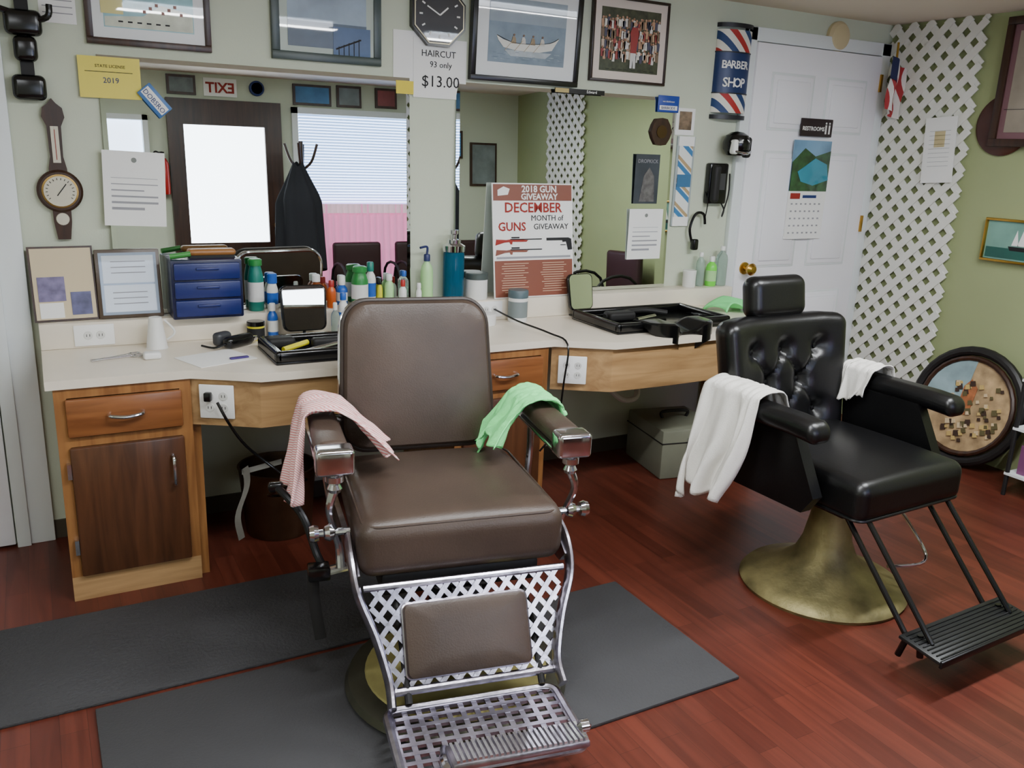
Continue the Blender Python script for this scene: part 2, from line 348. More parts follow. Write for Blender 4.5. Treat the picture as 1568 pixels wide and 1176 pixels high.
# ---------------------------------------------------------------- counter
CT=.75
edge=[(-.02,-.56),(.40,-.56),(.50,-.62),(.60,-.685),(.9,-.69),(1.18,-.685),(1.28,-.62),(1.36,-.56),(1.79,-.56),(1.9,-.63),(2.0,-.69),(2.3,-.695),(2.58,-.685),(2.75,-.58),(2.9,-.5),(3.12,-.46)]
g=G('barber_counter')
g.ext([(-.02,-.001)]+edge+[(3.12,-.001)],CT-.028,CT,laminate)
def apron(pts,z0,z1,mat):
    for (a,b),(c,d) in zip(pts[:-1],pts[1:]):
        L_=Vector((c-a,d-b)); n=Vector((-L_.y,L_.x)).normalized()*.018
        g.ext([(a,b),(c,d),(c+n.x,d+n.y),(a+n.x,b+n.y)],z0,z1,mat)
off=[(x,y+.02) for x,y in edge]
apron(off[1:5],.56,CT-.028,oak); apron(off[4:8],.56,CT-.028,oak); apron(off[8:],.54,CT-.028,oak)
def cabinet(x0,x1):
    yf=-.55
    g.box(x0,x1,yf+.02,-.02,.0,CT-.029,oakz); 
    g.box(x0,x1,yf,yf+.02,CT-.06,CT-.029,oakz); g.box(x0,x1,yf,yf+.02,.0,.085,oak); g.box(x0,x0+.035,yf,yf+.02,.085,CT-.06,oakz); g.box(x1-.035,x1,yf,yf+.02,.085,CT-.06,oakz); g.box(x0+.035,x1-.035,yf,yf+.02,.53,.56,oakz)
    g.box(x0+.03,x1-.03,yf-.018,yf+.001,.565,CT-.062,walnx,.006)
    g.box(x0+.03,x1-.03,yf-.018,yf+.001,.09,.53,walnut,.006)
    xm=(x0+x1)/2
    g.tube([(xm-.05,yf-.018,.63),(xm-.045,yf-.04,.63),(xm,yf-.046,.625),(xm+.045,yf-.04,.63),(xm+.05,yf-.018,.63)],.006,chrome)
    g.tube([(x1-.07,yf-.018,.47),(x1-.07,yf-.04,.465),(x1-.07,yf-.045,.42),(x1-.07,yf-.04,.375),(x1-.07,yf-.018,.37)],.006,chrome)
    for z in (.17,.43): g.box(x0+.018,x0+.03,yf-.02,yf,z,z+.05,chrome)
cabinet(.0,.40); cabinet(1.36,1.77)
g.box(.40,.43,-.52,-.02,0,CT-.029,oakz); g.box(3.06,3.1,-.42,-.02,0,CT-.03,oakz)
g.done()
g=G('counter_backsplash_ledge'); g.box(-.02,3.12,-.12,-.001,CT+.0005,.84,laminate,.003); g.done()
g=G('drain_pipe'); pv=M('pvc_white',(215,215,205),.4); g.tube([(2.3,-.1,.66),(2.3,-.14,.6),(2.3,-.2,.45),(2.36,-.26,.36),(2.45,-.26,.36),(2.48,-.2,.42),(2.5,-.05,.44)],.014,pv); g.tube([(2.42,-.3,.7),(2.42,-.3,.52)],.02,pv,smooth=False); g.done()
def outlet(x,y,z,rz=0,n=2,w=.115,h=.115):
    g=G('wall_outlet',(x,y,z),rz); g.box(-w/2,w/2,-.006,0,-h/2,h/2,paper,.003)
    for i in range(n):
        cx=0 if n==1 else (-.023+.046*i)
        for cz in (-.02,.02):
            if n==1: cxx,czz=cz,0
            else: cxx,czz=cx,cz
            g.lathe([(.015,0),(.014,.002),(0,.002)],M('outlet_face',(215,215,210),.4),(cxx,-.006,czz),16,'y')
            for q in (-.005,.005): g.box(cxx+q-.001,cxx+q+.001,-.0086,-.007,czz-.004,czz+.005,ink)
    return g
o=outlet(.475,-.592,.645,-radians(30)); o.box(-.035,-.012,-.03,-.008,.005,.035,black,.004); o.done()
outlet(1.855,-.600,.63,-radians(32)).done(); outlet(.15,-.121,.795,0,1,.13,.075).done()
outlet(1.72,-.121,.80,0,1,.12,.07).done()
# ---------------------------------------------------------------- floor mats
g=G('floor_mat'); g.box(-1.3,1.0,-1.17,-.66,.0,.010,M('rubber_mat',(58,58,60),.75,var=.15,vs=3,bump=.5,bs=90),.003); g.done()
g=G('floor_mat'); g.box(.02,1.70,-1.83,-1.195,.0,.011,M('rubber_mat_smooth',(58,58,60),.7,var=.12,vs=3,bump=.2,bs=140),.003); g.done()
# ---------------------------------------------------------------- vintage chair
dk=M('dark_steel',(50,50,52),.35,.8)
g=G('vintage_barber_chair',(.98,-1.285,.011),radians(-11))
by=-.2
g.lathe([(.305,0),(.315,.012),(.305,.03),(.265,.045)],M('base_dark_metal',(78,78,66),.4,.7,var=.3),(0,by,0),48)
g.lathe([(.262,.04),(.256,.05),(.19,.062),(.12,.09),(.095,.14),(.085,.2)],M('base_olive_brass',(172,164,104),.45,.5,var=.3,vs=9),(0,by,0),48)
g.lathe([(.085,.18),(.08,.3),(.1,.31),(.1,.33)],blackm,(0,by,0),32)
g.box(-.22,.22,-.24,.2,.31,.375,blackm,.01)
def seatfn(x,y,z):
    if z>0: z+=.022*(1-(x/.29)**2)*(1-(y/.28)**2)
    return (x*(1-.06*(y+.27)/.54),y,z)
g.rbox((0,-.0,.455),(.285,.275,.08),.045,brown,10,4,seatfn)
g.tube([(x,y,.522) for x,y in rrect(-.268,.268,-.262,.262,.04)],.004,brown,8,closed=True,smooth=False)
g.push(Matrix.Translation((-.015,.27,.545))@Matrix.Rotation(radians(-11),4,'X'))
ol=rrect(-.245,.245,.0,.465,.08,8,.08)
g.pad(ol,[(1,-.05),(1.0,0),(.985,.018),(.95,.028),(.8,.036),(.5,.042),(.2,.045)],brown)
g.tube([(x,-.004,z) for x,z in ol],.009,brownd,8,closed=True,smooth=False)
g.tube([(x,.045,z) for x,z in ol],.010,chrome,8,closed=True,smooth=False)
g.pop()
for sx in (-1,1):
    def armfn(x,y,z): return (x*(1-.12*max(0,y/.19)),y,z+.006*cos(x/.04*1.2))
    g.rbox((sx*.33,.045,.685),(.043,.185,.028),.022,brown,6,3,armfn)
    g.rbox((sx*.33,-.165,.68),(.05,.035,.036),.012,chrome,3,3)
    g.box(sx*.33-.045,sx*.33+.045,-.19,.23,.648,.66,chrome,.003)
    g.lathe([(.016,0),(.02,.01),(.014,.022),(.024,.03),(.024,.045),(.015,.052)],chrome,(sx*.33,-.165,.592),18)
    g.tube([(sx*.33,-.165,.6),(sx*.345,-.17,.55),(sx*.335,-.15,.49),(sx*.318,-.13,.42),(sx*.315,-.14,.36)],lambda t:.013-.003*sin(t*pi),chrome)
    g.lathe([(.0,-.02),(.018,-.012),(.024,0),(.018,.012),(0,.02)],chrome,(sx*.345,-.15,.47),16,'x')
    g.tube([(sx*.29,-.15,.47),(sx*.385,-.15,.47)],.01,chrome,smooth=False); g.lathe([(.02,-.012),(.024,0),(.02,.012)],chrome,(sx*.385,-.15,.47),16,'x')
    g.tube([(sx*.32,.16,.65),(sx*.325,.17,.55),(sx*.31,.15,.42)],.011,chrome)
    g.tube([(sx*.33,.2,.655),(sx*.29,.27,.66),(sx*.22,.3,.62)],.011,chrome)
    g.ext([(-.24,.36),(.26,.36),(.26,.415),(-.22,.43),(-.28,.40)],sx*.29-.008,sx*.29+.008,steel,'yz')
    g.tube([(sx*.296,-.16,.45),(sx*.298,-.24,.42),(sx*.29,-.30,.355),(sx*.254,-.345,.26),(sx*.228,-.395,.16),(sx*.228,-.45,.11)],.019,steel,10,flat=(.6,1.4))
p_top=Vector((0,-.285,.365)); p_bot=Vector((0,-.40,.125)); ez=(p_top-p_bot); Lp=ez.length; ezn=ez.normalized(); nrm=Vector((0,ezn.z,-ezn.y))*-1
def PP(a,b,d=0): return p_bot+ezn*b+Vector((a,0,0))+nrm*d
wb,wt=.222,.275
def wid(b): return wb+(wt-wb)*(b/Lp)**1.6
for sgn in (1,-1):
    p=.052
    for k in range(-40,41):
        c=k*p+.01; seg=[]; cur=None; N_=160
        for i in range(N_+1):
            a=-.3+.6*i/N_; b=sgn*a*1.2+c
            ok=0<=b<=Lp and abs(a)<=wid(max(0,min(Lp,b))) and not (abs(a)<.155 and .04<b<Lp-.06)
            if ok:
                if cur is None: cur=(a,b)
                last=(a,b)
            elif cur is not None:
                seg.append((cur,last)); cur=None
        if cur is not None: seg.append((cur,last))
        for A_,B_ in seg:
            if abs(A_[0]-B_[0])>.006: g.bar(PP(*A_,0.001*sgn),PP(*B_,.001*sgn),.013,.008,nrm,steel)
g.tube([PP(-wt,Lp),PP(wt,Lp)],.010,steel,smooth=False); g.tube([PP(-wb,0),PP(wb,0)],.012,steel,smooth=False)
ang=atan2(ezn.y,ezn.z)
g.push(Matrix.Translation(PP(-.012,Lp/2-.005,.008))@Matrix.Rotation(-ang,4,'X'))
ol=rrect(-.168,.168,-.1,.088,.016,5)
g.tube([(x,.0,z) for x,z in ol],.005,steel,8,closed=True,smooth=False)
g.pad(ol,[(1,-.012),(1,.006),(.975,.016),(.9,.02),(.5,.024)],brown)
g.pop()
fz=.085; y0,y1=-.66,-.43; hw=.218; xc=-.014
for i in range(13):
    x=xc-hw+2*hw*i/12; g.bar((x,y0,fz),(x,y1,fz),.014,.009,(0,0,1),steel)
for j in range(8):
    y=y0+(y1-y0)*j/7; g.bar((xc-hw,y,fz+.001),(xc+hw,y,fz+.001),.013,.009,(0,0,1),steel)
g.tube([(x,y,fz) for x,y in rrect(xc-hw-.008,xc+hw+.008,y0-.01,y1+.01,.03)],.012,steel,8,closed=True,smooth=False)
g.push(Matrix.Translation((.025,-.665,.118))@Matrix.Rotation(radians(-8),4,'X'))
g.box(-.16,.175,-.045,.045,-.010,.008,steel,.006)
for i in range(25): g.box(-.15+i*.013,-.15+i*.013+.007,-.04,.04,.007,.014,chrome)
g.pop()
g.tube([(-.13,-.60,.09),(-.145,-.68,.11),(-.12,-.73,.085)],.012,chrome); g.lathe([(0,-.02),(.016,-.01),(.016,.01),(0,.02)],chrome,(.205,-.65,.13),14,'x')
g.box(-.04,.04,-.3,-.2,.2,.34,blackm); 
for sx in (-.18,.18): g.tube([(sx,-.15,.34),(sx,-.32,.22),(sx*1.0,-.42,.10)],.010,blackm)
g.tube([(-.47,.08,.52),(-.44,.04,.5),(-.40,.0,.45),(-.37,-.05,.36),(-.35,-.1,.33)],.011,dk); g.rbox((-.47,.08,.52),(.022,.014,.014),.01,black,2)
g.box(-.40,-.34,-.12,-.07,.31,.35,black,.006); g.tube([(-.34,-.1,.33),(-.28,-.1,.34)],.012,chrome,smooth=False)
g.tube([(-.385,-.09,.33),(-.385,-.10,.25),(-.37,-.11,.13)],.016,blackm,8,flat=(.25,1))
g.done()
# ---------------------------------------------------------------- towels
def drape(name,loc,rz,a,top,L1,L2,W,mat,seed=0,wave=.02,shift=.0,droop=0,flare=.3,oL=0,oR=0,ln=.25):
    g=G(name,loc,rz); T=L1+2*a+L2
    def f(u,v):
        s_=u*T-L1; vv=(v-.5)
        if s_<0: h=-s_; x=-a-.006; z=top+.006-h
        elif s_<=2*a: h=0; x=-a+s_; z=top+.010+.012*sin(pi*s_/(2*a))
        else: h=s_-2*a; x=a+.006; z=top+.006-h
        sg=-1 if x<0 else 1; out=oL if sg<0 else oR
        nz=noise.noise(Vector((v*3.2+seed,u*2.0,seed*1.7))); n2=noise.noise(Vector((v*9+seed,u*7.0,seed*2.3)))
        wv=sin(v*17+seed+2.5*nz)+.5*sin(v*31+seed*2+h*8)
        x+=sg*abs(h)**.7*wave*1.6*(wv+1.3)*(1 if h>0 else 0)+sg*out*h
        z+=out*h*.45
        y=vv*W*(1+flare*h/ max(L1,L2,.01))+.03*nz*(1+h*4)
        z+= .012*abs(n2) + (h*ln*nz if h>0 else 0)+(.006*abs(sin(v*23+u*9)))
        z-= shift*vv*h
        y+=droop*h
        return (x,y,z)
    g.surf(f,56,48,mat); o=g.done(sharp=180)
    m=o.modifiers.new('sol','SOLIDIFY'); m.thickness=.004
    return o
chx=lambda lx,ly:(.98+lx*cos(radians(-11))-ly*sin(radians(-11)),-1.285+lx*sin(radians(-11))+ly*cos(radians(-11)))
pinkt=stripes('towel_pink_stripe',[(0,(240,222,218)),(.5,(220,140,140))],(85,85,110),.9)
greent=M('towel_green',(125,235,145),.9,bump=.3,bs=300); whitet=M('towel_white',(224,221,214),.95,bump=.3,bs=300)
x,y=chx(-.325,.145); drape('striped_towel',(x,y,.011),radians(-11),.054,.722,.25,.17,.20,pinkt,1,.03,.1,-.25,.5,.08,.6,.1)
x,y=chx(.318,.135); drape('green_towel',(x,y,.011),radians(-11),.05,.722,.18,.05,.18,greent,3,.03,.4,.0,.4,.45,.2)
# ---------------------------------------------------------------- black chair
g=G('hydraulic_barber_chair',(2.39,-1.53,0),radians(2))
g.lathe([(.285,0),(.29,.012),(.275,.03),(.235,.045),(.17,.07),(.11,.12),(.085,.18),(.07,.26),(.062,.33)],brass,(0,.02,0),56)
g.lathe([(.05,.3),(.05,.38),(.1,.385),(.1,.4)],chrome,(0,.02,0),24)
g.box(-.2,.2,-.18,.2,.37,.41,black,.01)
def seat2(x,y,z):
    if z>0: z+=.02*(1-(x/.27)**2)*(1-(y/.27)**2)
    return (x,y,z)
g.rbox((0,-.0,.465),(.262,.285,.07),.04,leather,10,4,seat2)
g.tube([(x,y-.0,.412) for x,y in rrect(-.258,.258,-.28,.28,.04)],.006,leather,8,closed=True,smooth=False)
btn=[]
for r_,zz in enumerate((-.13,-.01,.11)):
    xs=(-.17,0,.17) if r_%2==0 else (-.085,.085)
    for xx in xs: btn.append((xx,zz))
def tuft(x,y,z):
    yy=y
    if y<0:
        d=0
        for bx,bz in btn:
            q=((x-bx)**2+(z-bz)**2); d+=.030*exp(-q/.0011)
        for i,(ax_,az_) in enumerate(btn):
            for bx,bz in btn[i+1:]:
                L_=hypot(bx-ax_,bz-az_)
                if L_<.16:
                    t=((x-ax_)*(bx-ax_)+(z-az_)*(bz-az_))/L_**2
                    if 0<=t<=1:
                        dd=abs((x-ax_)*(bz-az_)-(z-az_)*(bx-ax_))/L_; d+=.012*exp(-(dd/.011)**2)
        yy=y+min(d,.040)-.016*(1-(x/.31)**2)
    w=1-.10*(.22-z)/.44
    return (x*w,yy-.6*x*x,z-.10*max(0,abs(x)-.2) if z>0 else z)
g.push(Matrix.Translation((0,.36,.695))@Matrix.Rotation(radians(-9),4,'X'))
g.rbox((0,0,0),(.308,.055,.235),.045,leather,50,4,tuft)
for bx,bz in btn: g.lathe([(.011,0),(.01,.004),(0,.006)],leather,(bx*(1-.10*(.22-bz)/.44),-.034-.6*bx*bx,bz),12,'y')
g.box(-.02,.02,.0,.03,.18,.3,chrome,.004)
g.rbox((-.0,-.01,.30),(.138,.045,.078),.04,leather,6,5)
g.pop()
for sx in (-1,1):
    g.rbox((sx*.345,.06,.685),(.048,.235,.034),.03,leather,6,4,lambda x,y,z:(x,y,z-.3*max(0,-y-.19)))
    g.ext([(-.05,.665),(.27,.665),(.25,.5),(.2,.40),(-.12,.40),(-.16,.46)],sx*.315-.022,sx*.315+.022,leather,'yz')
    g.box(min(sx*.26,sx*.3),max(sx*.26,sx*.3),-.05,.15,.4,.46,leather)
    x=sx*.2
    g.tube([(x,-.18,.40),(x,-.46,.10)],.009,black,smooth=False); g.tube([(x+.0,-.27,.405),(x,-.54,.12)],.009,black,smooth=False)
    g.tube([(x,-.46,.10),(x,-.44,.03)],.01,black,smooth=False)
    g.tube([(x,-.5,.13),(x,-.51,.06)],.01,black,smooth=False)
g.push(Matrix.Translation((0,-.53,.115))@Matrix.Rotation(radians(6),4,'X'))
g.box(-.255,.255,-.075,.065,-.006,.006,M('footplate_grey',(45,46,46),.4,.5,var=.2),.004)
for i in range(9): g.box(-.24,.24,-.068+i*.0145,-.064+i*.0145,.005,.009,dk)
g.box(-.255,.255,-.082,-.072,-.014,.01,dk,.003)
g.pop()
g.tube([(-.0,-.05,.36),(.15,-.1,.34),(.26,-.16,.2),(.25,-.2,.13),(.12,-.15,.12)],.006,chrome)
g.done()
drape('white_towel',(2.39-.335,-1.53+.16,0),radians(2),.062,.728,.40,.17,.26,whitet,5,.035,.0,.02,.05,.12,.3,.10)
drape('white_towel',(2.39+.325,-1.53+.22,0),radians(2),.054,.728,.13,.20,.13,whitet,8,.02,.3,0,.3,.15,.1)
# ---------------------------------------------------------------- wall things
def frame(name,x0,x1,z0,z1,fm,w,matc,mw,art,y=-.001,extra=None,t=.02,tilt=0):
    g=G(name,((x0+x1)/2,y,z0)); a=(x1-x0)/2; h=z1-z0
    g.box(-a,a,-t*.6,0,0,h,fm); 
    for q in ((-a,a,0,w),(-a,a,h-w,h),(-a,-a+w,w,h-w),(a-w,a,w,h-w)): g.box(q[0],q[1],-t,-t*.5,q[2],q[3],fm,.002)
    g.box(-a+w,a-w,-t*.68,-t*.6,w,h-w,matc)
    g.box(-a+w+mw,a-w-mw,-t*.74,-t*.68,w+mw,h-w-mw,art)
    if extra: extra(g,a,h,-t*.76)
    g.done(rx=tilt)
matw=glossy('mat_board_white',(225,228,228)); 
def ex_map(g,a,h,y):
    g.box(-a+.05,-a+.12,y-.001,y,.1,.2,glossy('note_yellow',(215,205,130))); 
    g.ext([(-a+.06,.06),(a-.06,.06),(a-.06,.12),(.04,.14),(-.02,.1),(-a+.06,.09)],y-.001,y,glossy('map_land',(205,210,190),.2,20),'xz')
    for i in range(7): g.box(-.02+.02*i,-.01+.02*i,y-.002,y,.11+.012*(i%3),.12+.012*(i%3),M('roof_red',(150,110,100),.5))
    for i in range(6): g.box(-.1+.03*i,-.085+.03*i,y-.002,y,.075,.08,ink)
frame('framed_map_print',.215,.62,1.775,2.12,darkwood,.022,matw,.035,glossy('art_map',(150,200,208),.25,9),extra=ex_map)
def ex_bridge(g,a,h,y):
    g.box(-a+.06,a-.06,y-.001,y,.05,.14,glossy('art_sea_dark',(70,90,110),.3)); g.box(.02,a-.045,y-.003,y-.001,.03,.13,glossy('art_pier',(60,90,130),.3))
    g.bar((.03,y-.004,.05),(.13,y-.004,.09),.006,.001,(0,1,0),ink)
    for i in range(5): g.box(.04+.02*i,.043+.02*i,y-.004,y-.003,.03,.06+.008*i,ink)
frame('framed_seascape',.835,1.26,1.775,2.14,M('frame_greygreen',(52,66,62),.35),.03,glossy('mat_board_sage',(172,184,172)),.03,glossy('art_sky',(150,168,185),.3),extra=ex_bridge)
def ex_boat(g,a,h,y):
    g.box(-a+.078,a-.078,y-.0005,y,.235,h-.078,glossy('art_sea_far',(150,164,176),.15,8))
    hull=[(-.15,.182),(-.142,.165),(-.115,.137),(-.05,.128),(.06,.128),(.12,.14),(.15,.185),(.152,.19),(.11,.168),(.03,.158),(-.07,.158),(-.12,.168)]
    g.ext(hull,y-.002,y-.0005,glossy('boat_white',(222,222,214)),'xz'); g.tube([(-.148,y-.002,.182),(-.07,y-.002,.159),(.03,y-.002,.159),(.11,y-.002,.17),(.15,y-.002,.19)],.0014,ink,6)
    g.ext([(-.11,.128),(.12,.128),(.09,.105),(-.08,.105)],y-.0009,y-.0004,glossy('boat_reflection',(176,186,192),.2,30),'xz')
    for i in range(40): px=random.uniform(-.17,.17); pz=random.uniform(.088,.13); q=random.uniform(.005,.016); g.box(px-q,px+q,y-.0014,y-.0008,pz,pz+.0014,glossy('ripple',(165,180,188)) if i%2 else glossy('ripple_dark',(96,114,130)))
    for i in range(4):
        bx=-.08+i*.046; cc=glossy('rower_%d'%(i%2),[(150,130,100),(205,200,190)][i%2])
        g.ext([(bx,.155),(bx+.024,.155),(bx+.021,.176),(bx+.014,.184),(bx+.006,.182)],y-.003,y-.001,cc,'xz'); g.lathe([(.0045,0),(.0045,.003)],glossy('rower_head',(120,88,66)),(bx+.013,y,.189),8,'y')
        g.bar((bx+.01,y-.0034,.17),(bx-.03,y-.0034,.125),.0016,.001,(0,1,0),glossy('oar',(180,160,120)))
frame('framed_rowboat_painting',1.645,2.17,1.755,2.16,M('frame_black',(16,16,17),.3),.022,matw,.055,glossy('art_sea',(124,142,158),.25,12),extra=ex_boat,t=.03,tilt=radians(3.2))
def ex_people(g,a,h,y):
    cs=[(190,150,120),(220,215,210),(150,60,60),(70,70,95),(200,180,160),(230,228,220),(120,100,80)]
    for i in range(100):
        row=i//25; px=-a+.058+(i%25)*(2*a-.116)/24+random.uniform(-.004,.004); pz=.265-.045*row+random.uniform(-.010,.010); c=random.choice(cs); yy=y-.0006*row
        mm=glossy('fan_%d_%d'%(c[0],c[2]),c); g.ext([(px-.007,pz-.034),(px+.007,pz-.034),(px+.009,pz-.003),(px+.004,pz),(px-.004,pz),(px-.009,pz-.003)],yy-.0006,yy,mm,'xz'); g.lathe([(.0052,0),(.0052,.0008)],glossy('face_%d'%(i%2),[(190,145,120),(150,108,84)][i%2]),(px,yy,pz+.006),8,'y')
    y=y-.003
    g.ext([(-.0,.12),(.03,.12),(.036,.17),(.042,.215),(.034,.24),(.005,.24),(-.006,.215),(-.001,.17)],y-.001,y,glossy('team_red',(150,45,48)),'xz'); g.ext([(.0,.065),(.012,.065),(.015,.11),(.018,.065),(.031,.065),(.03,.13),(.0,.13)],y-.0015,y-.001,glossy('team_white',(220,218,215)),'xz'); g.lathe([(.010,0),(.010,.0015)],glossy('face_0',(190,145,120)),(.02,y,.253),12,'y')
    for i in range(8): g.box(-.13+.035*i,-.11+.035*i,y-.001,y,.055,.057,ink)
frame('framed_team_photo',2.24,2.66,1.79,2.15,M('frame_darkbrown',(44,28,24),.35),.012,glossy('mat_board_blush',(222,208,198)),.035,glossy('art_crowd',(60,66,46),.6,40),extra=ex_people)
g=G('wall_clock',(1.50,-.001,1.985))
def octa(r): return [(r*cos(pi/8+i*pi/4),r*sin(pi/8+i*pi/4)) for i in range(8)]
g.ext(octa(.125),-.03,0,black,'xz'); g.ext(octa(.116),-.034,-.03,M('clock_rim',(190,180,150),.3,.5),'xz'); g.ext(octa(.111),-.036,-.03,glossy('clock_black',(14,14,16)),'xz')
for i in range(12):
    a=i*pi/6; g.bar((.074*sin(a),-.037,.074*cos(a)),(.088*sin(a),-.037,.088*cos(a)),.006,.001,(0,1,0),paper)
g.bar((0,-.038,0),(.035,-.038,.03),.006,.001,(0,1,0),paper); g.bar((0,-.038,0),(-.055,-.038,.03),.005,.001,(0,1,0),paper)
g.done()
g=G('price_notice'); g.box(1.315,1.48,-.004,-.001,1.72,1.92,paper); g.box(1.40,1.635,-.007,-.004,1.67,1.90,paper)
g.text('HAIRCUT',1.51,-.008,1.83,.036,ink); g.text('93 only',1.52,-.008,1.79,.033,ink); g.text('$13.00',1.52,-.008,1.715,.062,ink); g.box(1.325,1.40,-.01,-.007,1.68,1.73,M('sticky_yellow',(225,205,60),.6)); g.done()
g=G('barber_license'); g.box(.18,.375,-.016,-.013,1.60,1.735,M('paper_yellow',(232,216,96),.6)); g.text('2019',.28,-.017,1.65,.026,inkb); g.text('STATE LICENSE',.28,-.017,1.70,.014,ink)
g.box(.2,.35,-.017,-.016,1.685,1.687,ink); g.done()
g=G('license_plate_souvenir'); 
g.push(Matrix.Translation((.415,-.025,1.60))@Matrix.Rotation(radians(50),4,'Y')); g.box(-.055,.055,-.004,0,-.028,.028,M('plate_blue',(60,110,170),.4),.002); g.box(-.05,.05,-.005,-.003,-.016,.016,paper); g.text('DOBSRO',0,-.006,-.011,.024,inkb); g.pop(); g.done()
g=G('barometer',(.09,-.001,0)); dial=M('dial_cream',(205,200,180),.4)
g.ext([(-.02,1.12),(.02,1.12),(.028,1.18),(.03,1.30),(.028,1.36),(.02,1.40),(.022,1.5),(.035,1.53),(.03,1.56),(.012,1.575),(0,1.59),(-.012,1.575),(-.03,1.56),(-.035,1.53),(-.022,1.5),(-.02,1.40),(-.028,1.36),(-.03,1.30),(-.028,1.18)],-.02,0,darkwood,'xz')
g.lathe([(.072,0),(.072,.02),(.064,.028),(0,.028)],darkwood,(0,0,1.285),36,'y'); g.lathe([(.056,.026),(.057,.031),(.052,.032),(0,.032)],M('brass_thin',(150,122,70),.35,.9),(0,0,1.285),36,'y'); g.lathe([(.051,.033),(0,.0335)],dial,(0,0,1.285),30,'y')
for i in range(16):
    a=-2.2+i*.29; g.bar((.038*sin(a),-.0345,1.285+.038*cos(a)),(.045*sin(a),-.0345,1.285+.045*cos(a)),.002,.001,(0,1,0),ink)
g.bar((-.01,-.036,1.27),(.02,-.036,1.31),.003,.001,(0,1,0),ink); g.box(-.012,.012,-.024,-.019,1.38,1.5,dial); g.box(-.001,.001,-.0255,-.0235,1.39,1.49,inkr); g.lathe([(.022,.018),(.02,.024),(0,.025)],dial,(0,0,1.19),20,'y'); g.done()
g=G('hanging_coat_hooks',(.03,-.001,0)); 
for z,r_ in ((1.62,.05),(1.74,.035),(1.82,.055),(1.95,.03)): g.rbox((0,-.03,z),(r_,.025,.04),.02,black,2)
g.box(-.02,.02,-.02,0,1.58,2.1,blackm); g.tube([(.0,-.03,1.82),(.07,-.05,1.84),(.08,-.05,1.88)],.01,black); g.tube([(0,-.03,1.84),(-.08,-.05,1.86)],.01,black,smooth=False); g.done()
g=G('wall_notice'); g.box(.08,.19,-.004,-.001,1.83,2.12,paper); 
for i in range(12): g.box(.09,.18,-.005,-.004,2.08-.02*i,2.083-.02*i,inkg)
g.done()
def notice(x0,x1,z0,z1,y,rot=0,seal=True):
    g=G('paper_notice',((x0+x1)/2,y,(z0+z1)/2)); a=(x1-x0)/2; h=(z1-z0)/2
    g.push(Matrix.Rotation(rot,4,'Y')); g.box(-a,a,-.002,0,-h,h,paper)
    if seal: g.lathe([(.009,0),(.009,.001)],M('seal_grey',(120,125,120),.6),(0,-.002,h-.03),14,'y')
    for i in range(7): g.box(-a*.75,a*(.75 if i%3 else .3),-.003,-.002,h*.45-.022*i,h*.45-.0205*i,inkg)
    g.pop(); g.done()
notice(.225,.43,1.165,1.425,-.031,radians(2)); notice(2.50,2.70,.985,1.225,-.033)
g=G('team_poster'); g.box(2.52,2.66,-.030,-.027,1.25,1.48,M('poster_grey',(60,66,74),.4,var=.3)); g.text('DROPKICK',2.59,-.031,1.44,.024,inkg); g.ext([(2.55,1.26),(2.64,1.26),(2.63,1.38),(2.6,1.42),(2.57,1.38)],-.032,-.03,M('poster_fig',(100,98,96),.6,var=.5,vs=40),'xz'); g.done()
g=G('name_plate'); g.box(2.06,2.32,-.025,-.018,1.728,1.748,black); g.box(2.06,2.13,-.026,-.02,1.729,1.747,M('tape_yellow',(190,170,110),.6)); g.text('Edward',2.25,-.027,1.733,.018,paper); g.done()
g=G('sanitizer_sign'); g.box(2.63,2.755,-.02,-.016,1.675,1.75,M('sign_blue',(40,70,160),.4),.002); g.box(2.64,2.745,-.021,-.019,1.685,1.705,paper); g.text('BARBICIDE',2.69,-.022,1.689,.017,inkb); g.text('wet disinfectant',2.69,-.022,1.72,.011,paper); g.done()
g=G('wooden_plaque'); g.ext([(2.66+.062*sin(i*pi/6)*(1 if i%2 else .93),1.585+.068*cos(i*pi/6)*(1 if i%2 else .93)) for i in range(12)],-.025,-.008,darkwood,'xz'); g.lathe([(.03,0),(.03,.003),(0,.003)],M('plaque_bronze',(90,70,45),.3,.8),(2.66,-.025,1.585),20,'y'); g.done()
g=G('small_photo'); g.box(2.755,2.87,-.006,-.001,1.575,1.70,paper); g.box(2.775,2.85,-.008,-.005,1.60,1.685,M('photo_sepia',(130,110,90),.4,var=.5,vs=40)); g.done()
bp=stripes('barber_stripe_small',[(0,(225,228,225)),(.3,(60,120,170)),(.55,(225,228,225)),(.62,(175,150,110)),(.8,(225,228,225))],(7,0,9))
g=G('barber_pole_poster',(2.83,-.001,1.14)); g.box(-.055,.055,-.006,0,0,.43,M('poster_grey_edge',(160,170,170),.5)); g.box(-.042,.042,-.009,-.005,.04,.39,bp); g.box(-.048,.048,-.01,-.005,.0,.045,paper); g.box(-.048,.048,-.01,-.005,.385,.43,paper); g.box(-.042,.042,-.012,-.008,.19,.25,M('sign_blue2',(60,110,150),.4)); g.done()
bs=stripes('barber_stripe',[(0,(225,222,212)),(.25,(170,40,38)),(.5,(225,222,212)),(.75,(32,62,110))],(6,0,6.5))
g=G('barber_shop_sign',(3.07,-.001,1.66)); hb=.44; R_=.105
def half(r,z0,z1,mat):
    g.surf(lambda u,v:(-r*cos(pi*u),-r*.55*sin(pi*u),z0+(z1-z0)*v),20,2,mat)
half(R_,.03,.12,bs); half(R_,.31,hb-.03,bs); half(R_+.001,.12,.31,M('sign_navy',(24,48,96),.4)); capm=M('sign_cap',(30,32,40),.4)
for z0,z1 in ((0,.02),(hb-.02,hb),(.118,.124),(.306,.312)): half(R_+.004,z0,z1,capm)
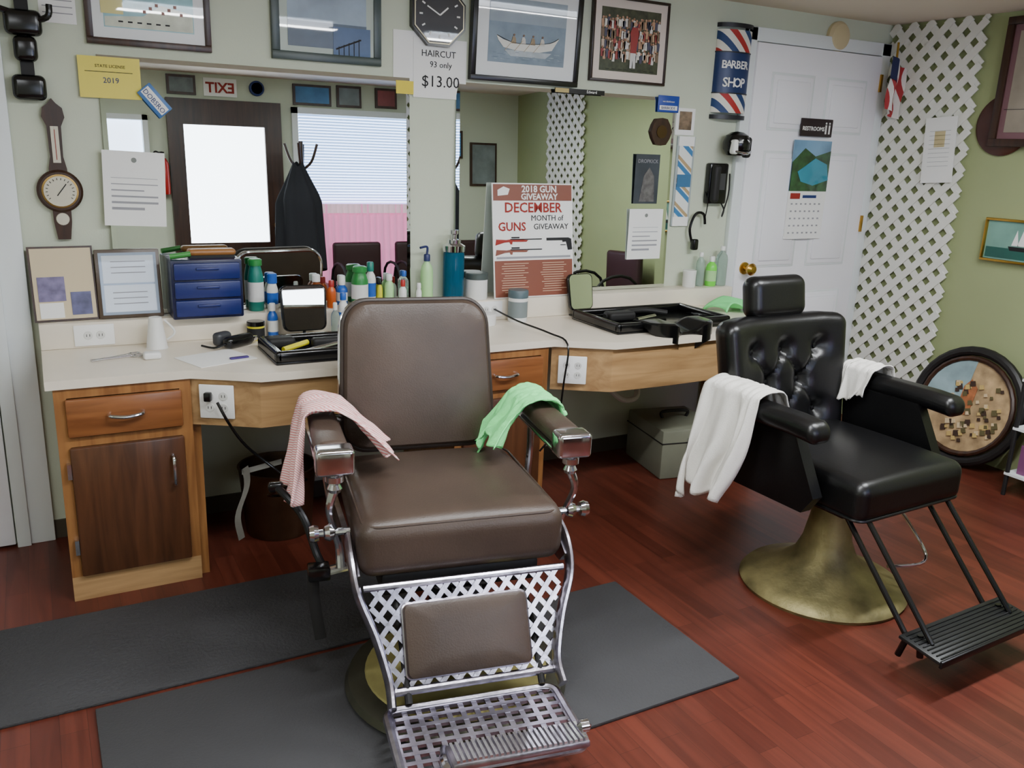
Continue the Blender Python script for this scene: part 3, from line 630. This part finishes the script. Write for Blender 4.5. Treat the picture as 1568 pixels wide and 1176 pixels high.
for z in (0,hb): g.vf([(-(R_+.004)*cos(pi*i/20),-(R_+.004)*.55*sin(pi*i/20),z) for i in range(21)],[list(range(21))],capm,True)
def ctext(t,z,size,sp):
    n=len(t); 
    for i,ch in enumerate(t):
        a=-.2+(i-(n-1)/2)*sp; g.push(Matrix.Translation((sin(a)*R_,-cos(a)*R_*.55-.004,z))@Matrix.Rotation(a*.6,4,'Z')); g.text(ch,0,0,0,size,paper,bold=.001); g.pop()
ctext('BARBER',.235,.05,.26); ctext('SHOP',.15,.06,.34); g.done()
g=G('novelty_helmet',(3.09,-.075,1.54)); g.lathe([(0,-.055),(.045,-.05),(.065,-.02),(.068,.01),(.055,.045),(.03,.06),(0,.065)],black); 
for a in (-.9,-.3,.3,.9): g.lathe([(.012,0),(.011,.006),(0,.007)],paper,(.05*sin(a),-.058*cos(a)-.0,.015),14,'y')
g.rbox((-.045,-.035,-.01),(.016,.02,.035),.012,paper,2); g.rbox((.05,-.02,-.01),(.02,.02,.05),.015,blackm,2); g.tube([(-.05,-.05,-.03),(0,-.075,-.04),(.05,-.05,-.03)],.006,chrome); g.done()
g=G('wall_telephone',(3.03,-.001,1.35)); g.box(-.06,.06,-.04,0,-.10,.10,black,.01); g.rbox((-.035,-.055,0),(.02,.02,.09),.015,blackm,3); g.box(.0,.04,-.043,-.04,-.03,.05,M('phone_grey',(60,60,64),.4)); g.tube([(.04,-.03,-.1),(.06,-.03,-.13),(.05,-.03,-.16),(.08,-.03,-.05),(.075,-.03,.05)],.004,blackm); g.done()
g=G('headphones',(2.93,-.03,1.13)); g.tube([(-.03,-.0,-.07),(-.05,-.0,.0),(-.02,-.0,.07),(.03,-.0,.07),(.045,-.0,.02)],.007,black); g.rbox((-.02,-.01,-.08),(.018,.015,.028),.01,black,2); g.tube([(.04,0,.04),(.05,0,.12),(.03,0,.18)],.003,black); g.done()
def rframe(name,y0,y1,z0,z1,fm,w,mc,mw,art,ex=None,xo=0):
    g=G(name,(XR-.001-xo,(y0+y1)/2,z0),-pi/2); a=abs(y1-y0)/2; h=z1-z0
    for q in ((-a,a,0,w),(-a,a,h-w,h),(-a,-a+w,w,h-w),(a-w,a,w,h-w)): g.box(q[0],q[1],-.03,0,q[2],q[3],fm,.003)
    g.box(-a+w,a-w,-.015,0,w,h-w,mc); g.box(-a+w+mw,a-w-mw,-.017,-.014,w+mw,h-w-mw,art)
    if ex: ex(g,a,h,-.019)
    g.done()
def ex_roy(g,a,h,y):
    g.text('ROYAL',-.0,y,.10,.055,ink); g.box(-a+.05,a-.05,y,y+.001,.17,.172,ink)
rframe('framed_certificate',-1.18,-.685,1.58,2.17,darkwood,.035,M('mat_mauve',(120,85,90),.6),.03,M('art_parch',(150,140,125),.5,var=.2),ex_roy,.022)
g=G('round_wood_plaque'); g.lathe([(.14,0),(.145,.012),(.13,.02),(0,.02)],M('mahogany',(70,34,22),.3),(XR,-.73,1.68),36,'x'); g.done()
def ex_ship(g,a,h,y):
    g.box(-a+.02,a-.02,y,y+.001,.02,.07,M('ship_sea',(40,95,85),.4,var=.3)); g.ext([(-.05,.06),(.07,.06),(.08,.08),(-.06,.08)],y-.001,y,ink,'xz')
    for x_ in (-.03,.0,.035): g.ext([(x_-.015,.085),(x_+.02,.085),(x_+.005,.16)],y-.001,y,paper,'xz')
rframe('framed_ship_painting',-1.12,-.735,1.03,1.24,gold,.012,M('ship_sky',(120,165,150),.4,var=.2),.0,M('ship_sky',(120,165,150),.4),ex_ship)
g=G('lattice_notice',(XR-.04,-.42,1.55),-pi/2); g.push(Matrix.Rotation(radians(-4),4,'Y')); g.box(-.09,.09,-.003,0,-.16,.17,paper)
for i in range(9): g.box(-.06,.06,-.004,-.003,.1-.022*i,.1015-.022*i,inkg)
g.box(-.03,.03,-.004,-.003,.02,.10,M('seal_tan',(200,185,140),.6)); g.pop(); g.done()
g=G('small_flag',(4.1,-.10,0)); fl=stripes('flag_stripes',[(0,(170,45,50)),(.5,(225,220,215))],(28,0,2))
g.tube([(.03,.0,2.1),(-.02,-.05,1.78)],.006,gold,smooth=False); g.surf(lambda u,v:(-.04+.10*u+.012*sin(v*6),-.03-.03*sin(u*7),2.02-.26*v-.05*u),14,12,fl); g.surf(lambda u,v:(-.042+.055*u,-.036-.03*sin(u*5),2.025-.11*v-.05*u),8,6,M('flag_navy',(34,40,80),.8)); g.done()
g=G('round_framed_picture',(4.09,-.86,.30)); wr=M('wheel_black',(24,22,22),.5)
g.tube([(0,.285*cos(a*pi/16),.285*sin(a*pi/16)) for a in range(32)],.024,wr,10,closed=True,smooth=False)
g.tube([(-.01,.245*cos(a*pi/16),.245*sin(a*pi/16)) for a in range(32)],.014,darkwood,8,closed=True,smooth=False)
g.lathe([(.25,0),(.25,.01),(0,.01)],M('art_sand',(186,158,118),.4,var=.5,vs=14),(0,0,0),40,'x')
g.ext([(.02,.03),(.235,.0),(.22,.11),(.16,.19),(.08,.225),(.0,.235)],-.013,-.01,M('art_skyblue',(150,175,180),.4,var=.3),'yz')
g.ext([(-.03,-.04),(.04,-.05),(.03,.1),(-.0,.14),(-.04,.1)],-.016,-.012,M('art_adobe',(176,110,70),.4,var=.4,vs=30),'yz')
for i in range(70):
    y_=random.uniform(-.19,.08); z_=random.uniform(-.18,.12)
    if hypot(y_,z_)<.22: q=random.uniform(.008,.018); g.ext([(y_-q,z_-q*.5),(y_+q*.6,z_-q),(y_+q,z_+q*.6),(y_-q*.3,z_+q)],-.0175-.0001*(i%9),-.012,random.choice([M('dab_dark',(60,42,32),.6),M('dab_gold',(196,168,104),.6),M('dab_olive',(92,84,52),.6),M('dab_sand',(210,188,150),.6)]),'yz')
g.done(ry=radians(12))
g=G('display_rack',(4.0,-1.45,0)); 
for x_ in (-.12,.12):
    for y_ in (-.2,.2): g.tube([(x_,y_,0.0),(x_,y_,.62)],.01,blackm,smooth=False)
for z in (.1,.32,.55): g.box(-.13,.13,-.21,.21,z,z+.012,trimw)
for i in range(5): g.box(-.1,.05,-.18+i*.075,-.13+i*.075,.112,.25,M('mag%d'%i,[(150,60,50),(60,80,120),(180,170,120),(70,100,70),(120,70,110)][i],.5))
g.done()
# ---------------------------------------------------------------- counter items
LZ=.8405
CT+=.0005
def bottle(name,x,y,z,r,h,body,cap,neck=.4,caph=.15,lab=None,pump=False):
    g=G(name,(x,y,z)); nk=r*neck
    hb=h*(1-caph)
    g.lathe([(r*.92,0),(r,.006),(r,hb*.72),(r*.85,hb*.84),(nk,hb*.95),(nk,hb)],body,(0,0,0),20)
    g.lathe([(nk*1.25,hb*.97),(nk*1.25,h-.004),(nk,h),(0,h)],cap,(0,0,0),16)
    if lab: g.lathe([(r*1.015,hb*.2),(r*1.015,hb*.62)],lab,(0,0,0),20)
    if pump: g.tube([(0,0,h),(0,0,h+.03),(-.035,-.01,h+.028)],.005,cap)
    g.done()
def jar(name,x,y,z,r,h,body,lid,lab=None):
    g=G(name,(x,y,z)); g.lathe([(r*.95,0),(r,.005),(r,h*.78),(r*.95,h*.8)],body,(0,0,0),24); g.lathe([(r*1.04,h*.76),(r*1.04,h*.97),(r*.98,h),(0,h)],lid,(0,0,0),24)
    if lab: g.lathe([(r*1.01,h*.15),(r*1.01,h*.65)],lab,(0,0,0),24)
    g.done()
P=lambda n,c:M(n,c,.35)
teal=P('plastic_teal',(20,120,105)); blu=P('plastic_blue',(30,90,180)); org=P('plastic_orange',(200,90,30)); grn=P('plastic_green',(40,130,60)); lgrn=P('plastic_lightgreen',(170,215,150)); yel=P('plastic_yellow',(215,205,40)); wpl=P('plastic_white',(225,225,222)); amber=P('amber_glass',(120,60,20)); grey=P('plastic_grey',(110,112,112)); clear=M('clear_bottle',(215,232,228),.1,trans=.85); red=P('plastic_red',(170,40,35))
bottle('hairspray_can',.73,-.06,LZ,.030,.20,teal,grn,.7,.1,wpl); bottle('hairspray_can',.795,-.05,LZ,.022,.14,wpl,blu,.7,.25,blu)
jar('talc_jar',.70,-.17,CT,.032,.07,yel,black,ink); bottle('shampoo_bottle',.77,-.145,CT,.02,.13,blu,wpl,.5,.2,wpl)
bottle('tonic_bottle',.97,-.05,LZ,.026,.13,amber,wpl,.5,.2,org); bottle('lotion_bottle',1.02,-.09,LZ,.018,.11,org,red,.5,.2)
bottle('gel_bottle',1.08,-.04,LZ,.022,.12,blu,wpl,.5,.3,wpl); bottle('talcum_bottle',1.145,-.07,LZ,.034,.16,grn,grn,.7,.12,wpl); bottle('aftershave_bottle',1.205,-.03,LZ,.022,.17,wpl,teal,.5,.2,blu)
jar('coffee_cup',1.20,-.17,CT,.036,.12,wpl,black,ink); bottle('aftershave_bottle',1.28,-.05,LZ,.020,.12,lgrn,wpl,.5,.2); bottle('lotion_bottle',1.325,-.09,LZ,.016,.10,wpl,red,.5,.25); bottle('tonic_bottle',1.35,-.04,LZ,.020,.13,clear,blu,.4,.15)
bottle('gel_bottle',1.09,-.2,CT,.024,.11,teal,wpl,.5,.2,yel); bottle('oil_bottle',1.0,-.20,CT,.017,.13,clear,wpl,.4,.2); bottle('aftershave_bottle',1.14,-.24,CT,.02,.09,blu,wpl,.6,.3); jar('cream_jar',1.3,-.19,CT,.03,.06,yel,blu)
bottle('tonic_bottle',1.045,-.16,CT,.02,.16,wpl,blu,.5,.15,blu)
for i,(x_,c_) in enumerate(((.855,wpl),(.91,teal),(1.242,yel),(1.395,wpl))): bottle('small_bottle',x_,-.095 if i%2 else -.04,LZ,.012,.085+.01*(i%3),c_,wpl if i%2 else black,.6,.25)
bottle('green_soap_bottle',1.445,-.06,LZ,.027,.2,lgrn,M('cap_navy',(30,40,90),.4),.4,.12,None,True)
g=G('disinfectant_jar',(1.565,-.07,LZ)); g.lathe([(.042,0),(.046,.01),(.046,.20),(.04,.215)],M('disinfectant_blue',(40,110,140),.08,trans=.55),n=28); g.lathe([(.05,0),(.05,.012),(.047,.014)],black); g.lathe([(.048,.21),(.05,.235),(.03,.245),(.03,.26),(.012,.262),(.012,.28),(.018,.285),(.018,.3),(0,.302)],chrome); 
for a in (0,2,4): g.tube([(.02*cos(a),.02*sin(a),.02),(.025*cos(a),.025*sin(a),.2)],.003,chrome,smooth=False)
g.done()
jar('cream_tub',1.68,-.065,LZ,.048,.115,wpl,M('lid_grey',(70,80,78),.4)); jar('cream_tub',1.83,-.175,CT,.043,.14,wpl,M('lid_slate',(80,98,104),.4),M('label_slate',(120,130,130),.4)); jar('cream_tub',1.66,-.20,CT,.045,.05,wpl,wpl)
jar('styrofoam_cup',2.88,-.06,LZ,.033,.085,wpl,wpl); bottle('dish_soap_bottle',3.02,-.06,LZ,.028,.15,P('soap_green',(110,220,70)),wpl,.4,.15,lgrn); bottle('water_bottle',2.955,-.05,LZ,.022,.17,clear,wpl,.4,.1); bottle('water_bottle',3.085,-.06,LZ,.03,.2,clear,wpl,.35,.08)
g=G('giveaway_poster_board',(1.955,-.10,LZ)); pr=M('poster_rust',(128,72,54),.5); 
g.push(Matrix.Rotation(radians(-7),4,'X')); g.box(-.205,.205,-.006,0,0,.50,paper); g.box(-.2,.2,-.008,-.005,.425,.495,pr); g.box(-.2,.2,-.008,-.005,.005,.165,pr)
y_=-.0095
g.text('2018 GUN',.03,y_,.462,.04,paper,bold=.001); g.text('GIVEAWAY',.03,y_,.43,.037,paper,bold=.001); g.ext([(-.18,.445),(-.13,.45),(-.12,.475),(-.15,.485),(-.18,.47)],y_-.001,y_,paper,'xz')
g.text('DECEMBER',0,-.0075,.375,.06,inkr,bold=.001); g.text('MONTH of',.07,-.0075,.338,.035,ink); g.text('GUNS',-.11,-.0075,.295,.052,inkr,bold=.001); g.text('GIVEAWAY',.09,-.0075,.3,.036,ink)
# rifles: stock, receiver, barrel, scope
for zz,wd in ((.25,inkr),(.205,pr)):
    g.ext([(-.195,zz-.018),(-.15,zz-.006),(-.125,zz-.004),(-.12,zz-.014),(-.112,zz-.014),(-.11,zz-.003),(-.04,zz-.004),(-.03,zz+.003),(-.11,zz+.009),(-.14,zz+.005),(-.19,zz+.008)],-.009,-.0062,wd,'xz')
    g.box(-.12,.04,-.0093,-.0062,zz+.005,zz+.0095,ink); g.box(-.115,-.075,-.0095,-.0062,zz+.012,zz+.018,ink)
g.ext([(.065,.262),(.18,.262),(.195,.256),(.2,.208),(.178,.206),(.168,.244),(.15,.242),(.148,.25),(.065,.25)],-.009,-.0062,ink,'xz'); g.box(.138,.166,-.009,-.0062,.228,.231,ink); g.box(-.19,.19,-.008,-.006,.173,.182,inkg)
for cx in (-.1,.1):
    for i in range(13): g.box(cx-.07+random.random()*.02,cx+.07-random.random()*.03,-.0095,-.0075,.15-i*.0105,.1525-i*.0105,M('poster_tan',(214,180,150),.6))
g.pop(); g.done()
g=G('blue_drawer_organizer',(.535,-.1,LZ)); nb=P('navy_plastic',(26,38,100)); nb2=P('navy_plastic_dark',(14,20,60))
g.box(-.125,.125,-.07,.08,0,.215,nb2,.006)
for i in range(3):
    z=.01+i*.067; g.box(-.115,.115,-.082,-.06,z,z+.06,nb,.006); g.box(-.04,.04,-.09,-.078,z+.035,z+.045,nb,.003)
g.rbox((.03,0,.235),(.085,.028,.012),.012,M('brush_wood',(150,100,50),.4),3); g.box(-.05,.11,-.024,.024,.214,.225,blackm); g.tube([(-.12,-.04,.225),(-.05,-.05,.235)],.01,P('green_comb',(60,140,60)),smooth=False); g.done()
g=G('photo_card_display',(.075,-.07,LZ),radians(4)); g.push(Matrix.Rotation(radians(-10),4,'X')); g.box(-.105,.1,-.006,0,0,.26,darkwood); g.box(-.098,.093,-.008,-.005,.007,.253,M('card_tan',(206,190,156),.6)); g.box(-.085,.0,-.01,-.007,.07,.155,M('photo_a',(120,110,150),.4,var=.5,vs=25)); g.box(.015,.08,-.01,-.007,.02,.1,M('photo_b',(90,90,130),.4,var=.5,vs=25)); g.box(-.085,-.01,-.01,-.007,.012,.065,paper); g.pop(); g.done()
g=G('framed_license_certificate',(.285,-.07,LZ)); g.push(Matrix.Rotation(radians(-9),4,'X')); g.box(-.11,.105,-.012,0,0,.245,M('frame_bronze',(80,66,54),.35),.003); g.box(-.098,.093,-.014,-.01,.012,.233,glossy('cert_blue',(140,155,175))); g.box(-.088,.083,-.0155,-.013,.125,.223,glossy('cert_white',(200,208,215))); g.box(-.088,.083,-.0155,-.013,.022,.118,glossy('cert_white',(200,208,215)))
for z in (.2,.18,.16,.09,.07,.05): g.box(-.06,.055,-.0165,-.015,z,z+.003,inkg)
g.pop(); g.done()
def standmirror(x,y,z,w,h,rz,tilt):
    g=G('tabletop_mirror',(x,y,z),rz); g.push(Matrix.Translation((0,0,.03))@Matrix.Rotation(-tilt,4,'X')); ol=rrect(-w/2,w/2,0,h,.025,5,-.08)
    g.pad(ol,[(1,-.008),(1,.004),(.96,.007)],black); ol2=[(x_*.9,.004+z_*.955) for x_,z_ in ol]; g.vf([(a,-.0085,b) for a,b in ol2],[list(range(len(ol2)))],mirror,True); g.pop()
    g.box(-w*.35,w*.35,-.035,.035,0,.008,black,.003); g.tube([(0,.02,.006),(0,.01,.06)],.006,black,smooth=False); g.done()
standmirror(.875,-.22,CT,.165,.175,radians(-3),radians(11)); standmirror(2.17,-.165,CT,.13,.165,radians(3.4),radians(11))
def basin(name,x,y,w,d,rz=0,neckx=0,nw=.15,rch=.1):
    g=G(name,(x,y,CT),rz); 
    g.box(-w/2,w/2,-d/2,d/2,0,.01,black,.004)
    for q in ((-w/2,w/2,d/2-.03,d/2),(-w/2,-w/2+.03,-d/2,d/2),(w/2-.03,w/2,-d/2,d/2),(-w/2,neckx-nw*.9,-d/2,-d/2+.03),(neckx+nw*.9,w/2,-d/2,-d/2+.03)): g.box(q[0],q[1],q[2],q[3],.005,.046,black,.012,3)
    # neck recess: raised rounded lobes either side of a U-shaped notch, lip rolling over the front
    def nk(u,v):
        s=2*u-1; dip=exp(-(s/.36)**4); out=sqrt(max(0,1-s**4))
        yy=-d/2+.07-(.055+rch*out*(1-.30*dip))*min(1,v/.82)
        top=.046+.012*out-.046*dip*(.5+.5*min(1,v*1.3))
        rise=sin(min(1,v/.3)*pi/2)
        z=.012+(top-.012)*rise
        if v>.75: z-=((v-.75)/.25)**2*(.075*out+.01)
        return (neckx+nw*s,yy,z)
    g.surf(nk,48,28,black)
    return g
g=basin('black_tool_tray',.88,-.46,.42,.28,0,.11,.085,.08)
g.tube([(-.15,.0,.02),(-.05,.05,.03)],.010,yel,smooth=False); g.tube([(-.08,-.05,.02),(.05,.0,.03)],.009,chrome,smooth=False); g.tube([(-.02,.08,.02),(.12,.05,.035)],.006,chrome,smooth=False); g.rbox((-.14,.08,.03),(.05,.03,.02),.015,blackm,2); g.rbox((.02,.03,.03),(.06,.02,.018),.012,blackm,2); g.done()
g=basin('shampoo_basin_tray',2.40,-.39,.62,.36,0,-.02,.165,.15); g.rbox((-.14,.05,.03),(.07,.035,.02),.015,blackm,3); g.tube([(-.22,.05,.03),(.0,.09,.04),(.12,.04,.03)],.012,blackm); g.tube([(-.1,-.03,.025),(.02,.0,.03)],.008,chrome,smooth=False); g.done()
g=G('hair_clipper',(.615,-.27,CT),radians(35)); g.rbox((0,0,.022),(.065,.022,.022),.018,black,4); g.box(.06,.08,-.018,.018,.012,.03,chrome,.002); g.tube([(-.065,0,.02),(-.1,.02,.01),(-.1,.08,.01)],.004,black); g.rbox((-.02,.06,.025),(.035,.02,.025),.015,M('clipper_grey',(60,62,66),.4),3); g.done()
g=G('paper_sheet',(.52,-.42,CT),radians(20)); g.box(-.12,.09,-.09,.09,0,.0015,paper); g.done()
g=G('purple_comb',(.58,-.46,CT+.002),radians(10)); g.box(-.035,.03,-.008,.008,0,.006,P('purple_plastic',(60,40,110)),.002); g.done()
g=G('conical_paper_cup',(.345,-.2,CT)); g.lathe([(.038,0),(.036,.002),(.022,.11),(.02,.112),(0,.112)],wpl); g.tube([(.035,-.01,.03),(.06,-.02,.06),(.03,0,.1)],.004,wpl); g.done()
g=G('scissors',(.2,-.32,CT+.004),radians(20)); g.tube([(-.08,0,0),(.05,.015,0)],.004,chrome,smooth=False); g.tube([(-.08,.01,0),(.05,-.008,0)],.004,chrome,smooth=False)
for s_ in (-1,1): g.tube([(.07+.02*cos(a*pi/4),s_*.016+.012*sin(a*pi/4),0) for a in range(8)],.003,chrome,closed=True)
g.done()
g=G('white_clipper_guard',(.31,-.36,CT)); g.rbox((0,0,.012),(.028,.02,.012),.008,wpl,2); g.done()
g=G('folded_green_towel',(2.98,-.27,CT+.012)); g.surf(lambda u,v:(-.11+.22*u+.01*sin(v*8),-.09+.18*v+.01*sin(u*9),.03+.018*sin(u*7+v*4)*1-.03*(abs(2*u-1)**4)),24,18,greent); o=g.done(180); m=o.modifiers.new('s','SOLIDIFY'); m.thickness=.006
g=G('waste_bin',(.74,-.26,0)); g.lathe([(.12,0),(.125,.01),(.145,.26),(.15,.27),(.14,.27),(.135,.25),(.11,.02),(0,.02)],M('bin_bronze',(84,60,42),.35,.6,var=.3),n=36); g.done()
g=G('metal_lock_box',(2.66,-.28,0),radians(-10)); bx=M('box_grey',(120,122,106),.45,var=.1); g.box(-.15,.17,-.2,.17,0,.24,bx,.01); g.box(-.152,.172,-.202,.172,.175,.18,blackm); g.tube([(-.05,-.0,.24),(-.05,.0,.27),(.08,0,.27),(.08,0,.24)],.008,blackm); g.box(-.02,.04,-.21,-.2,.15,.2,chrome,.002); g.done()
g=G('power_cord'); g.tube([(.47,-.62,.65),(.5,-.64,.58),(.56,-.6,.48),(.66,-.62,.38),(.72,-.7,.33),(.6,-.72,.34),(.68,-.9,.45)],.005,black); g.done()
g=G('clipper_cord'); g.tube([(1.74,-.13,.80),(1.76,-.3,.78),(1.8,-.5,.765),(1.82,-.61,.74),(1.80,-.63,.6),(1.78,-.62,.4),(1.72,-.6,.3)],.004,black); g.done()
g=G('hanging_cloth_strip'); cs=M('cloth_grey',(130,128,122),.9); g.surf(lambda u,v:(.56+.018*u-.03*v+.012*sin(v*7),-.5-.02*u,.36-.27*v+.02*u),4,14,cs); g.surf(lambda u,v:(.56+.14*v,-.5,.36+.02*v-.02*u),3,8,cs); g.done()
# ---------------------------------------------------------------- camera
C=Vector((0,-3.4381,1.48953)); psi,th,rho,f=.50778,.26798,.03829,1320.987
F=Vector((sin(psi)*cos(th),cos(psi)*cos(th),-sin(th))); r0=Vector((cos(psi),-sin(psi),0)); u0=r0.cross(F)
R=cos(rho)*r0+sin(rho)*u0; U=-sin(rho)*r0+cos(rho)*u0
cam=bpy.data.cameras.new('camera'); cam.sensor_width=36; cam.lens=f/1568*36; cam.clip_start=.05
co=bpy.data.objects.new('camera',cam); S.collection.objects.link(co)
co.matrix_world=Matrix(((R.x,U.x,-F.x,C.x),(R.y,U.y,-F.y,C.y),(R.z,U.z,-F.z,C.z),(0,0,0,1))); S.camera=co
w=bpy.data.worlds.new('world'); S.world=w; w.use_nodes=True; w.node_tree.nodes['Background'].inputs[0].default_value=(.7,.8,1,1); w.node_tree.nodes['Background'].inputs[1].default_value=.3
